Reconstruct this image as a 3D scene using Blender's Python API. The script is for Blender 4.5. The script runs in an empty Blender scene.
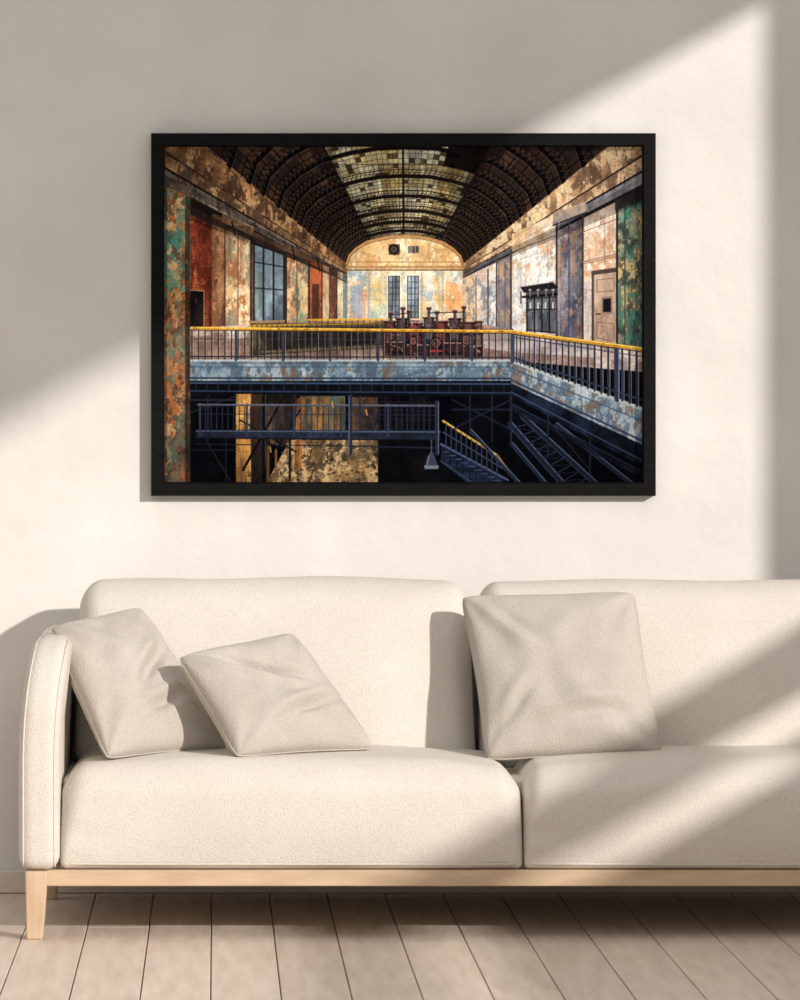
import bpy, bmesh, math, random
import numpy as np
from mathutils import Vector, noise as mnoise

random.seed(4)
sc = bpy.context.scene
sc.view_settings.view_transform = 'Standard'
sc.view_settings.look = 'None'
sc.view_settings.exposure = 0.0

# ------------------------------------------------------------ camera
F = 4199.0; DW = 9.5; CH = 1.0475
cd = bpy.data.cameras.new('camera'); cam = bpy.data.objects.new('camera', cd)
sc.collection.objects.link(cam); sc.camera = cam
cam.location = (0, -DW, CH); cam.rotation_euler = (math.pi/2, 0, 0)
cd.sensor_width = 36; cd.lens = F*0.036
cd.shift_x = 0.185; cd.shift_y = -0.07
cd.clip_end = 100

def P(px, py, y):
    k = (DW+y)/F
    return Vector(((px-215)*k, y, CH-(py-430)*k))

def s2l(c):
    return tuple((v/255/12.92) if v/255 <= .04045 else ((v/255+.055)/1.055)**2.4 for v in c)

# ------------------------------------------------------------ materials
def newmat(name):
    m = bpy.data.materials.new(name); m.use_nodes = True
    nt = m.node_tree; b = nt.nodes['Principled BSDF']
    return m, nt, b

def N(nt, t, **kw):
    n = nt.nodes.new(t)
    for k, v in kw.items():
        if k in n.inputs: n.inputs[k].default_value = v
        else: setattr(n, k, v)
    return n

def ramp_mat(name, c1, c2, scale=3, stretch=(1,1,1), rough=.8, bump=.1, bscale=60, detail=5, bdist=.002, spec=.3):
    m, nt, b = newmat(name)
    tc = N(nt, 'ShaderNodeTexCoord'); mp = N(nt, 'ShaderNodeMapping')
    mp.inputs['Scale'].default_value = stretch
    nt.links.new(tc.outputs['Object'], mp.inputs['Vector'])
    n1 = N(nt, 'ShaderNodeTexNoise', Scale=scale, Detail=detail)
    nt.links.new(mp.outputs[0], n1.inputs['Vector'])
    cr = N(nt, 'ShaderNodeValToRGB')
    cr.color_ramp.elements[0].position = .3; cr.color_ramp.elements[1].position = .7
    cr.color_ramp.elements[0].color = (*s2l(c1), 1); cr.color_ramp.elements[1].color = (*s2l(c2), 1)
    nt.links.new(n1.outputs['Fac'], cr.inputs[0]); nt.links.new(cr.outputs[0], b.inputs['Base Color'])
    n2 = N(nt, 'ShaderNodeTexNoise', Scale=bscale, Detail=4)
    nt.links.new(mp.outputs[0], n2.inputs['Vector'])
    bp = N(nt, 'ShaderNodeBump', Strength=bump, Distance=bdist)
    nt.links.new(n2.outputs['Fac'], bp.inputs['Height']); nt.links.new(bp.outputs[0], b.inputs['Normal'])
    b.inputs['Roughness'].default_value = rough
    b.inputs['Specular IOR Level'].default_value = spec
    return m, nt, b

wall_m, _, _ = ramp_mat('plaster', (214, 210, 205), (228, 224, 219), scale=2.6, rough=.9, bump=.4, bscale=6, bdist=.02)
trim_m, _, _ = ramp_mat('trim_paint', (214, 204, 192), (222, 212, 200), rough=.6, bump=.03)
wood_m, _, _ = ramp_mat('ash_wood', (188, 161, 132), (208, 183, 154), scale=8, stretch=(1, 6, 6), rough=.5, bump=.08, bscale=40)
legwood_m, _, _ = ramp_mat('ash_wood_leg', (188, 161, 132), (208, 183, 154), scale=8, stretch=(6, 6, 1), rough=.5, bump=.08, bscale=40)
black_m, _, bb = ramp_mat('black_stained_wood', (5, 5, 5), (15, 14, 13), scale=14, stretch=(3, 1, 8), rough=.6, bump=.25, bscale=60, spec=.12)

def fabric(name, c1, c2, sc_=330, lo=.86, bs=.4):
    m, nt, b = newmat(name)
    tc = N(nt, 'ShaderNodeTexCoord')
    n1 = N(nt, 'ShaderNodeTexNoise', Scale=6, Detail=6)
    nt.links.new(tc.outputs['Object'], n1.inputs['Vector'])
    vo = N(nt, 'ShaderNodeTexVoronoi', Scale=sc_)
    nt.links.new(tc.outputs['Object'], vo.inputs['Vector'])
    cr = N(nt, 'ShaderNodeValToRGB')
    cr.color_ramp.elements[0].position = .3; cr.color_ramp.elements[1].position = .7
    cr.color_ramp.elements[0].color = (*s2l(c1), 1); cr.color_ramp.elements[1].color = (*s2l(c2), 1)
    nt.links.new(n1.outputs['Fac'], cr.inputs[0])
    mx = N(nt, 'ShaderNodeMix', data_type='RGBA', blend_type='MULTIPLY')
    mr = N(nt, 'ShaderNodeMapRange'); mr.inputs['From Min'].default_value = 0; mr.inputs['From Max'].default_value = .8
    mr.inputs['To Min'].default_value = 1.0; mr.inputs['To Max'].default_value = lo
    nt.links.new(vo.outputs['Distance'], mr.inputs['Value'])
    mx.inputs[0].default_value = 1
    nt.links.new(cr.outputs[0], mx.inputs[6]); nt.links.new(mr.outputs[0], mx.inputs[7])
    nt.links.new(mx.outputs[2], b.inputs['Base Color'])
    bp = N(nt, 'ShaderNodeBump', Strength=bs, Distance=.0018); bp.invert = True
    nt.links.new(vo.outputs['Distance'], bp.inputs['Height'])
    nt.links.new(bp.outputs[0], b.inputs['Normal'])
    b.inputs['Roughness'].default_value = .95
    b.inputs['Sheen Weight'].default_value = .05
    b.inputs['Specular IOR Level'].default_value = .1
    return m
fab_m = fabric('woven_fabric', (221, 213, 202), (229, 221, 211), 320, .82, .42)
pil_m = fabric('pillow_fabric', (192, 183, 172), (203, 195, 185), 300, .82, .45)

# ------------------------------------------------------------ helpers
def mkobj(name, verts, faces, mat, parent=None, smooth=True):
    me = bpy.data.meshes.new(name); me.from_pydata([tuple(v) for v in verts], [], faces)
    bm = bmesh.new(); bm.from_mesh(me)
    bmesh.ops.remove_doubles(bm, verts=bm.verts, dist=1e-5)
    bmesh.ops.recalc_face_normals(bm, faces=bm.faces)
    bm.to_mesh(me); bm.free()
    if smooth: me.shade_smooth()
    me.materials.append(mat)
    ob = bpy.data.objects.new(name, me); sc.collection.objects.link(ob)
    if parent: ob.parent = parent
    return ob

def boxes(name, bl, mat, parent=None, bevel=0):
    vs, fs = [], []
    for (x0, x1, y0, y1, z0, z1) in bl:
        o = len(vs)
        vs += [(x, y, z) for z in (z0, z1) for y in (y0, y1) for x in (x0, x1)]
        for f in ((0,1,3,2), (4,5,7,6), (0,1,5,4), (2,3,7,6), (0,2,6,4), (1,3,7,5)):
            fs.append(tuple(o+i for i in f))
    me = bpy.data.meshes.new(name); me.from_pydata(vs, [], fs)
    bm = bmesh.new(); bm.from_mesh(me); bmesh.ops.recalc_face_normals(bm, faces=bm.faces)
    bm.to_mesh(me); bm.free(); me.materials.append(mat)
    ob = bpy.data.objects.new(name, me); sc.collection.objects.link(ob)
    if parent: ob.parent = parent
    if bevel:
        md = ob.modifiers.new('bevel', 'BEVEL'); md.width = bevel; md.segments = 3
    return ob

def empty(name):
    e = bpy.data.objects.new(name, None); sc.collection.objects.link(e); e.empty_display_size = .1
    return e

def rbox(name, lo, hi, r, mat, parent, deform=None, n=26, kb=1.0):
    lo = Vector(lo); hi = Vector(hi); c = (lo+hi)/2; h = (hi-lo)/2
    def axis(hh, rr):
        a = [-hh+rr*math.tan(t*math.pi/4/9) for t in range(10)]
        k = max(4, int(n*(hh-rr)/.5)+4)
        mid = [-(hh-rr)+2*(hh-rr)*i/k for i in range(1, k)]
        b = [-v for v in reversed(a)]
        return a+mid+b
    A = [axis(h[i], r[i]) for i in range(3)]
    vs, fs = [], []
    for ax in range(3):
        u, v = [i for i in range(3) if i != ax]
        for sgn in (-1, 1):
            o = len(vs); nu, nv = len(A[u]), len(A[v])
            for i in range(nu):
                for j in range(nv):
                    p = [0, 0, 0]; p[ax] = sgn*h[ax]; p[u] = A[u][i]; p[v] = A[v][j]
                    s = (p[2]/h[2]+1)/2; s = s*s*(3-2*s); kk = kb+(1-kb)*s
                    rr = [x*kk for x in r]
                    q = [0, 0, 0]; d = [0, 0, 0]
                    for k in range(3):
                        q[k] = max(-(h[k]-rr[k]), min(h[k]-rr[k], p[k])); d[k] = (p[k]-q[k])/rr[k]
                    L = math.sqrt(sum(x*x for x in d)) or 1
                    w = Vector([q[k]+rr[k]*d[k]/L for k in range(3)])
                    t = Vector([w[k]/h[k] for k in range(3)])
                    wp = c+w
                    if deform: wp = deform(wp, t)
                    vs.append(wp)
            for i in range(nu-1):
                for j in range(nv-1):
                    a = o+i*nv+j; fs.append((a, a+1, a+nv+1, a+nv))
    return mkobj(name, vs, fs, mat, parent)

def tube(name, pts, rad, mat, parent, closed=False):
    cu = bpy.data.curves.new(name, 'CURVE'); cu.dimensions = '3D'
    s = cu.splines.new('POLY'); s.points.add(len(pts)-1)
    for p, q in zip(s.points, pts): p.co = (*q, 1)
    s.use_cyclic_u = closed
    cu.bevel_depth = rad; cu.bevel_resolution = 3
    cu.materials.append(mat)
    ob = bpy.data.objects.new(name, cu); sc.collection.objects.link(ob); ob.parent = parent
    return ob

# ------------------------------------------------------------ room
XR = 2.6
boxes('wall_back', [(-4.5, XR+.15, 0, .15, -.05, 4.3)], wall_m)
WY0, WY1 = -6.4, -1.63; WZ0, WZ1 = 1.11, 2.83
boxes('wall_right', [(XR, XR+.12, WY1, 0, 0, 4.3), (XR, XR+.12, -9, WY0, 0, 4.3),
                     (XR, XR+.12, WY0, WY1, 0, WZ0), (XR, XR+.12, WY0, WY1, WZ1, 4.3)], wall_m)
win = empty('window_1')
boxes('window_transom', [(XR+.03, XR+.07, WY0, WY1, 1.25, 1.38)], trim_m, win)
boxes('window_sill', [(XR-.04, XR+.02, WY0-.05, WY1+.05, WZ0-.03, WZ0-.001)], trim_m, win)
boxes('baseboard_back', [(-4.5, XR, -.016, 0, 0.001, .052)], trim_m, bevel=.004)

# floor planks
pw = .1305; vs, fs, cols = [], [], []
rng = random.Random(11)
for i in range(-34, 20):
    x0 = i*pw-.008+.0012; x1 = x0+pw-.0024
    if x1 > XR: x1 = XR
    if x0 >= XR: continue
    y = 0 + rng.uniform(0, 1.5)
    while y > -9:
        L = rng.uniform(1.7, 2.5); ya = min(y, 0)-.0008; yb = max(y-L, -9)+.0008
        y -= L
        if ya-yb < .02: continue
        o = len(vs); c = .0014
        vs += [(x0, yb, -.015), (x1, yb, -.015), (x1, ya, -.015), (x0, ya, -.015),
               (x0, yb, -c), (x1, yb, -c), (x1, ya, -c), (x0, ya, -c),
               (x0+c, yb+c/2, 0), (x1-c, yb+c/2, 0), (x1-c, ya-c/2, 0), (x0+c, ya-c/2, 0)]
        f = [(8, 9, 10, 11)]
        for a, b in ((0, 4), (4, 8)):
            for k in range(4):
                f.append((a+k, a+(k+1) % 4, b+(k+1) % 4, b+k))
        fs += [tuple(o+q for q in t) for t in f]
        s = rng.uniform(.94, 1.04)
        cols += [s]*12
o = len(vs)
vs += [(-4.5, -9, -.014), (XR, -9, -.014), (XR, 0, -.014), (-4.5, 0, -.014)]; fs.append((o, o+1, o+2, o+3)); cols += [.45]*4
me = bpy.data.meshes.new('floor'); me.from_pydata(vs, [], fs)
ca = me.color_attributes.new('tone', 'FLOAT_COLOR', 'POINT')
ca.data.foreach_set('color', np.repeat(np.array(cols), 4).astype(np.float32))
fm, nt, b = ramp_mat('floor_oak', (206, 189, 172), (226, 210, 195), scale=5, stretch=(7, .8, 1), rough=.5, bump=.12, bscale=30, detail=8)
at = N(nt, 'ShaderNodeAttribute', attribute_name='tone')
mx = N(nt, 'ShaderNodeMix', data_type='RGBA', blend_type='MULTIPLY'); mx.inputs[0].default_value = 1
src = b.inputs['Base Color'].links[0].from_socket
nt.links.new(src, mx.inputs[6]); nt.links.new(at.outputs['Color'], mx.inputs[7]); nt.links.new(mx.outputs[2], b.inputs['Base Color'])
me.materials.append(fm)
fo = bpy.data.objects.new('floor', me); sc.collection.objects.link(fo)

# ------------------------------------------------------------ sofa
sofa = empty('sofa')
XL, XM, XE = -.318, .636, 1.590
YF = -.865
boxes('deck', [(XL-.03, XE+.03, -.80, -.10, .1417, .160), (XL+.0, XE, -.74, -.18, .16, .318)], fab_m, sofa, bevel=.006)
rbox('back_panel', (XL-.08, -.17, .142), (XE+.08, -.055, .60), (.04, .04, .04), fab_m, sofa)

def seat_def(seed):
    def f(p, t):
        q = p.copy()
        bx = max(0, 1-abs(t.x)**3.0); by = (1-t.y**2)
        if t.z > 0: q.z += (.026*bx + .004*by)*t.z
        if t.y < 0: q.y -= .016*max(0, 1-t.z**2)*max(0, 1-t.x**4)
        nn = mnoise.noise(Vector((p.x*5+seed, p.y*5, p.z*4)))
        q.z += .005*nn*max(0, t.z); q.y += .006*nn*max(0, -t.y)
        if t.y < 0 and abs(t.x) > .8:
            k = (abs(t.x)-.8)/.2
            q.y += .0016*math.sin(p.z*90+seed)*k*(1-k)*4
        return q
    return f
rbox('seat_cushion_left', (XL-.002, YF+.012, .1418), (XM-.001, -.34, .342), (.06, .085, .068), fab_m, sofa, seat_def(1), n=50, kb=.22)
rbox('seat_cushion_right', (XM+.001, YF+.012, .1418), (XE+.002, -.34, .340), (.045, .085, .06), fab_m, sofa, seat_def(7), n=50, kb=.22)
def seat_seam(name, xa, xb):
    pts = [(xa+.02+(xb-xa-.04)*i/40, YF+.0135-.006*(1-abs(2*i/40-1)**4), .1535) for i in range(41)]
    tube(name, pts, .0018, fab_m, sofa)
seat_seam('seat_seam_left', XL, XM); seat_seam('seat_seam_right', XM, XE)

def back_def(seed):
    def f(p, t):
        q = p.copy()
        k = (p.z-.36)/.36
        q.y += .13*k
        if t.y < 0: q.y -= .034*max(0, 1-t.z**2)*max(0, 1-t.x**4)
        q.x += .010*t.x*(-k*.8)
        if t.z > 0: q.z += .006*max(0, 1-t.x**4)
        nn = mnoise.noise(Vector((p.x*4+seed, p.y*4, p.z*5)))
        q.y += .010*nn; q.z += .005*nn*max(0, t.z)
        return q
    return f
rbox('back_cushion_left', (-.304, -.43, .30), (.566, -.24, .714), (.052, .07, .06), fab_m, sofa, back_def(3), n=50)
rbox('back_cushion_right', (.576, -.43, .30), (1.52, -.24, .711), (.045, .07, .05), fab_m, sofa, back_def(9), n=50)

def arm(name, xa, xb, sgn):
    prof = []
    zb, zt, yf, yb = .142, .612, -.885, -.06
    R = .20
    def arc(cy, cz, r1, r2, a0, a1, k):
        for i in range(k+1):
            a = a0+(a1-a0)*i/k; prof.append((cy+r1*math.cos(a), cz+r2*math.sin(a)))
    arc(yf+.03, zb+.03, .03, .03, math.pi*1.5, math.pi, 5)
    for i in range(1, 8): prof.append((yf - .006*math.sin(math.pi*i/8), zb+.03+(zt-R*.85-zb-.03)*i/8))
    arc(yf+R, zt-R*.85, R, R*.85, math.pi, math.pi/2, 16)
    for i in range(1, 10): prof.append((yf+R+(yb-.05-yf-R)*i/10, zt))
    arc(yb-.05, zt-.05, .05, .05, math.pi/2, 0, 6)
    arc(yb-.03, zb+.03, .03, .03, 0, -math.pi/2, 5)
    n = len(prof)
    nrm = []
    for i in range(n):
        a = Vector(prof[i-1]); c = Vector(prof[(i+1) % n]); d = (c-a).normalized()
        nrm.append(Vector((d.y, -d.x)))
    cy = sum(p[0] for p in prof)/n; cz = sum(p[1] for p in prof)/n
    s = 1 if sum(nrm[i].dot(Vector((prof[i][0]-cy, prof[i][1]-cz))) for i in range(n)) > 0 else -1
    w = xb-xa; r = .030
    K = 6
    left = [(xa+r*(1-math.cos(math.pi/2*i/K)), r*(1-math.sin(math.pi/2*i/K))) for i in range(K+1)]
    mid = [(xa+r+(w-2*r)*i/4, 0) for i in range(1, 4)]
    right = [(xb-(x-xa), ins) for x, ins in reversed(left)]
    rings = left+mid+right
    vs, fs = [], []
    def bend(x, z, y):
        k = max(0, (z-.36)/.25)
        return x - sgn*(.022*k*k)
    for (x, ins) in rings:
        for i in range(n):
            y, z = prof[i][0]-s*nrm[i].x*ins, prof[i][1]-s*nrm[i].y*ins
            vs.append((bend(x, z, y), y, z))
    for a in range(len(rings)-1):
        for i in range(n):
            j = (i+1) % n
            fs.append((a*n+i, a*n+j, (a+1)*n+j, (a+1)*n+i))
    for a, x in ((0, xa), (len(rings)-1, xb)):
        o = len(vs); vs.append((x - sgn*.002, cy, cz))
        for i in range(n):
            fs.append((a*n+i, a*n+(i+1) % n, o))
    mkobj(name, vs, fs, fab_m, sofa)
    for q, x in (('outer', xa+.010), ('inner', xb-.010)):
        pts = [(bend(x, prof[i][1], 0), prof[i][0]+s*nrm[i].x*(-.007), prof[i][1]+s*nrm[i].y*(-.007)) for i in range(n)]
        tube(name+'_piping_'+q, pts, .0020, fab_m, sofa, True)
arm('arm_left', XL-.086, XL-.002, -1)
arm('arm_right', XE+.002, XE+.086, 1)

boxes('base_rail', [(XL-.03, XE+.03, -.855, -.815, .108, .1415), (XL-.03, XE+.03, -.14, -.10, .108, .1415),
                    (XL-.072, XL-.03, -.82, -.12, .108, .1415), (XE+.03, XE+.072, -.82, -.12, .108, .1415)], wood_m, sofa, bevel=.003)
def leg(name, x, y):
    vs = []
    sx = -1 if x < .6 else 1
    for z, w, o in ((0, .017, .004), (.05, .0195, .002), (.1415, .0235, 0)):
        for dx, dy in ((-1, -1), (1, -1), (1, 1), (-1, 1)):
            vs.append((x+sx*o+dx*w, y+dy*w, z))
    fs = [(0, 1, 2, 3), (8, 9, 10, 11)]
    for a in (0, 4):
        for k in range(4): fs.append((a+k, a+(k+1) % 4, a+4+(k+1) % 4, a+4+k))
    ob = mkobj(name, vs, fs, legwood_m, sofa, smooth=False)
    md = ob.modifiers.new('bevel', 'BEVEL'); md.width = .004; md.segments = 3
leg('leg_1', XL-.049, -.858); leg('leg_2', XE+.049, -.858); leg('leg_3', XL-.049, -.12); leg('leg_4', XE+.049, -.12)

# ------------------------------------------------------------ pillows
def pillow(TL, TR, BR, BL, T, seed, pinch=.05, folds=()):
    n = 64
    nm = ((TR-TL)+(BR-BL)).cross((TL-BL)+(TR-BR)).normalized()
    if nm.y > 0: nm = -nm
    vs, fs = [], []
    def rc(u, v):
        k = (abs(u)*abs(v))**6
        return u*(1-.045*k), v*(1-.045*k)
    for side in (1, -1):
        o = len(vs)
        for i in range(n+1):
            for j in range(n+1):
                u = -math.cos(math.pi*i/n); v = -math.cos(math.pi*j/n)
                u = .6*u+.4*(2*i/n-1); v = .6*v+.4*(2*j/n-1)
                uu = u*(1-pinch*(1-v*v)); vv = v*(1-pinch*(1-u*u))
                uu, vv = rc(uu, vv)
                a, b = (uu+1)/2, (vv+1)/2
                p = BL*(1-a)*(1-b)+BR*a*(1-b)+TR*a*b+TL*(1-a)*b
                e = max(0, (1-u*u)*(1-v*v))
                h = T*(e**.40)
                w = 0
                for cx, cy in ((-1, -1), (1, -1), (1, 1), (-1, 1)):
                    dx, dy = u-cx, v-cy; d = math.hypot(dx, dy)
                    ang = math.atan2(dy, dx)
                    w += math.sin(ang*8+seed*1.7+cx)*math.exp(-d*2.0)*min(1, d*3)
                q = Vector((u*1.4+seed*3.1, v*1.4-seed, side*.4))
                w2 = mnoise.noise(q)*.9+mnoise.noise(q*2.3)*.4
                h += (e**.5)*T*(.22*w+.26*w2)
                if side == 1:
                    for (fx, fy, ang, ln, wd, am) in folds:
                        du, dv = u-fx, v-fy
                        l = du*math.cos(ang)+dv*math.sin(ang); c = -du*math.sin(ang)+dv*math.cos(ang)
                        c += .12*l*l
                        h += am*T*math.exp(-(l/ln)**2)*(-math.exp(-(c/wd)**2)+.6*math.exp(-((c-wd*1.7)/wd)**2))*(e**.3)
                vs.append(p+nm*side*h)
        for i in range(n):
            for j in range(n):
                a = o+i*(n+1)+j; fs.append((a, a+1, a+n+2, a+n+1))
    ob = mkobj('throw_pillow', vs, fs, pil_m)
    loop = []
    def edge(u, v):
        uu = u*(1-pinch*(1-v*v)); vv = v*(1-pinch*(1-u*u)); uu, vv = rc(uu, vv)
        a, b = (uu+1)/2, (vv+1)/2
        return BL*(1-a)*(1-b)+BR*a*(1-b)+TR*a*b+TL*(1-a)*b
    K = 40
    for k in range(K): loop.append(edge(-1+2*k/K, -1))
    for k in range(K): loop.append(edge(1, -1+2*k/K))
    for k in range(K): loop.append(edge(1-2*k/K, 1))
    for k in range(K): loop.append(edge(-1, 1-2*k/K))
    tube('seam', loop, .0018, pil_m, ob, True)
    return ob

pillow(P(48, 627, -.55), P(140, 606, -.43), P(230, 750, -.59), P(106, 760, -.74), .068, 1.0,
       folds=((.35, .1, .5, .5, .09, .36), (.2, -.45, .2, .4, .07, .28)))
pillow(P(176, 657, -.66), P(292, 632, -.53), P(377, 750, -.64), P(236, 758, -.79), .066, 2.3,
       folds=((-.1, .35, 2.6, .5, .08, .38), (.3, -.4, .3, .5, .08, .30)))
pillow(P(459, 595, -.41), P(636, 591, -.41), P(665, 757, -.61), P(485, 762, -.61), .076, 5.2,
       folds=((.3, -.6, .1, .5, .09, .22), (-.6, -.5, .9, .3, .08, .18), (-.5, .6, 2.3, .35, .08, .2)))

# ------------------------------------------------------------ picture frame
pic = empty('framed_picture')
a = P(151, 133, -.034); b2 = P(656, 496, -.034)
x0, x1, z1, z0 = a.x, b2.x, a.z, b2.z
w = .0300
vs = []; fs = []
prof = [(0, -.002), (0, -.030), (.002, -.034), (w-.003, -.034), (w, -.030), (w, -.002)]
for (ins, y) in prof:
    vs += [(x0+ins, y, z0+ins), (x1-ins, y, z0+ins), (x1-ins, y, z1-ins), (x0+ins, y, z1-ins)]
np_ = len(prof)
for i in range(np_):
    j = (i+1) % np_
    for k in range(4):
        fs.append((i*4+k, i*4+(k+1) % 4, j*4+(k+1) % 4, j*4+k))
mkobj('frame', vs, fs, black_m, pic, smooth=False)

# ------------------------------------------------------------ the print : industrial hall
S = 2.0
AX0, AX1, AY0, AY1 = 164.0, 644.0, 146.0, 482.0
W = int((AX1-AX0)*S)+1; Hh = int((AY1-AY0)*S)+1
img = np.zeros((Hh, W, 3)); rs = np.random.RandomState(5)
gy, gx = np.mgrid[0:Hh, 0:W].astype(float)

def nz(sx, sy=None):
    sy = sy or sx
    h, w_ = int(Hh/(sy*S))+3, int(W/(sx*S))+3
    g = rs.rand(h, w_)
    yy = gy/(sy*S); xx = gx/(sx*S)
    iy = yy.astype(int); ix = xx.astype(int); fy = yy-iy; fx = xx-ix
    fy = fy*fy*(3-2*fy); fx = fx*fx*(3-2*fx)
    return (g[iy, ix]*(1-fx)+g[iy, ix+1]*fx)*(1-fy)+(g[iy+1, ix]*(1-fx)+g[iy+1, ix+1]*fx)*fy
def fbm(s, sy=None):
    sy = sy or s
    return (nz(s, sy)*.46+nz(s/2, sy/2)*.27+nz(s/4, sy/4)*.17+nz(max(.7, s/9), max(.7, sy/9))*.10)
NB = [fbm(34), fbm(12, 34), fbm(16), fbm(40, 9), fbm(7, 36)]
FINE = nz(.8)*.5+nz(1.8)*.5
MID = fbm(6, 12)
PEEL = [fbm(5, 8)*.75+fbm(22, 30)*.5-.12 for _ in range(5)]

def cvt(pts): return [((x-AX0)*S, (y-AY0)*S) for x, y in pts]
def cover(pts):
    q = cvt(pts); xs = [p[0] for p in q]; ys = [p[1] for p in q]
    xa, xb = max(0, int(min(xs))-1), min(W, int(max(xs))+3)
    ya, yb = max(0, int(min(ys))-1), min(Hh, int(max(ys))+3)
    if xa >= xb or ya >= yb: return None, None
    cov = np.zeros((yb-ya, xb-xa))
    for oy in (-.25, .25):
        for ox in (-.25, .25):
            X = gx[ya:yb, xa:xb]+ox; Y = gy[ya:yb, xa:xb]+oy
            ins = np.zeros(X.shape, bool)
            for i in range(len(q)):
                ax, ay = q[i-1]; bx, by = q[i]
                if ay == by: continue
                ins ^= ((ay > Y) != (by > Y)) & (X < (bx-ax)*(Y-ay)/(by-ay)+ax)
            cov += ins*.25
    return cov, (slice(ya, yb), slice(xa, xb))
def poly(pts, c1, c2=None, nb=0, grain=.25, alpha=1.0, th=.5, soft=.34, c3=None):
    cov, sub = cover(pts)
    if cov is None: return
    col = np.ones(cov.shape+(3,))*np.array(c1)/255.
    if c2 is not None:
        t = np.clip((NB[nb][sub]-th)/soft+.5, 0, 1)[..., None]
        col = col*(1-t)+np.array(c2)/255.*t
    if c3 is not None:
        t = np.clip((NB[(nb+2) % 5][sub]-.59)/.14+.5, 0, 1)[..., None]
        col = col*(1-t)+np.array(c3)/255.*t
    g = 1+grain*((FINE[sub]-.5)*.6+(MID[sub]-.5)*.9)
    col = col*g[..., None]
    m = (cov*alpha)[..., None]
    img[sub] = img[sub]*(1-m)+col*m
def peel(pts, c, k=0, th=.57, alpha=.8, edge=True):
    """flaked paint: crisp-edged islands with a thin dark lip"""
    cov, sub = cover(pts)
    if cov is None: return
    n_ = PEEL[k][sub]
    if edge:
        lip = np.clip(1-np.abs(n_-th)/.012, 0, 1)*cov*alpha*.45
        img[sub] *= (1-lip)[..., None]
    m = (np.clip((n_-th)/.02, 0, 1)*cov*alpha)[..., None]
    img[sub] = img[sub]*(1-m)+np.array(c)/255.*(1+.25*(FINE[sub]-.5))[..., None]*m

def line(xa_, ya_, xb_, yb_, w_, c, alpha=1.0):
    (ax, ay), (bx, by) = cvt([(xa_, ya_), (xb_, yb_)]); w2 = w_*S
    x0_, x1_ = max(0, int(min(ax, bx)-w2-2)), min(W, int(max(ax, bx)+w2+3))
    y0_, y1_ = max(0, int(min(ay, by)-w2-2)), min(Hh, int(max(ay, by)+w2+3))
    if x0_ >= x1_ or y0_ >= y1_: return
    X = gx[y0_:y1_, x0_:x1_]; Y = gy[y0_:y1_, x0_:x1_]
    dx, dy = bx-ax, by-ay; L = dx*dx+dy*dy or 1
    t = np.clip(((X-ax)*dx+(Y-ay)*dy)/L, 0, 1)
    d = np.hypot(X-ax-t*dx, Y-ay-t*dy)
    m = (np.clip(w2/2-d+.5, 0, 1)*min(1, w2)*alpha)[..., None]
    col = np.array(c)/255.*(1+.3*(FINE[y0_:y1_, x0_:x1_, None]-.5))
    img[y0_:y1_, x0_:x1_] = img[y0_:y1_, x0_:x1_]*(1-m)+col*m
def R4(xa_, ya_, xb_, yb_): return [(xa_, ya_), (xb_, ya_), (xb_, yb_), (xa_, yb_)]
def rect(xa_, ya_, xb_, yb_, *a, **k): poly(R4(xa_, ya_, xb_, yb_), *a, **k)
def shade(pts, amt): poly(pts, (14, 10, 10), alpha=amt, grain=0)
def grad(xa_, xb_, ya_, yb_, amt, horiz=True, rev=False):
    i0, i1 = int((ya_-AY0)*S), int((yb_-AY0)*S); j0, j1 = int((xa_-AX0)*S), int((xb_-AX0)*S)
    i0 = max(0, i0); j0 = max(0, j0); i1 = min(Hh, i1); j1 = min(W, j1)
    t = np.linspace(0, 1, j1-j0)[None, :] if horiz else np.linspace(0, 1, i1-i0)[:, None]
    if rev: t = 1-t
    img[i0:i1, j0:j1] *= (1-amt*(1-t))[..., None]

VX, VY = 404, 308
def L_(x, x0_, y0_): return VY+(y0_-VY)*(x-VX)/(x0_-VX)

poly([(160, 140), (650, 140), (650, 490), (160, 490)], (10, 9, 10))
poly([(164, 146), (208, 146), (347, 262), (347, 322), (300, 330), (164, 345)], (122, 84, 58), (166, 126, 86), 1, .7, c3=(84, 66, 54))
poly([(644, 146), (606, 146), (463, 264), (463, 322), (512, 332), (644, 352)], (190, 166, 146), (150, 132, 126), 1, .45, c3=(198, 150, 104))
# roof ---------------------------------------------------------------
arch = [(347, 264), (350, 255), (357, 248), (367, 242), (380, 238.5), (392, 236.5), (404, 236), (418, 236.5), (431, 239), (444, 243), (453, 249), (460, 256), (463, 265)]
poly([(206, 146)]+arch+[(608, 146)], (44, 32, 27), (60, 43, 35), 0, .6)
def AS(p, s): return (VX+(p[0]-VX)*s, VY+(p[1]-VY)*s)
def archpt(t):
    t = max(0, min(.9999, t))*(len(arch)-1); i = int(t); f = t-i
    return (arch[i][0]*(1-f)+arch[i+1][0]*f, arch[i][1]*(1-f)+arch[i+1][1]*f)
for s0 in np.arange(1.08, 3.6, .17):
    for (ta, tb) in ((.02, .12), (.13, .24), (.76, .87), (.88, .98)):
        for m_ in range(2):
            t0 = ta+(tb-ta)*(m_+.1)/2; t1 = ta+(tb-ta)*(m_+.9)/2
            A = AS(archpt(t0), s0); B = AS(archpt(t1), s0); C = AS(archpt(t1), s0*1.065); D = AS(archpt(t0), s0*1.065)
            cc = random.choice([(104, 72, 54), (74, 54, 44), (54, 42, 38), (136, 96, 66), (52, 48, 54), (88, 62, 48)])
            poly([A, B, C, D], cc, grain=.5, alpha=.55)
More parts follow.
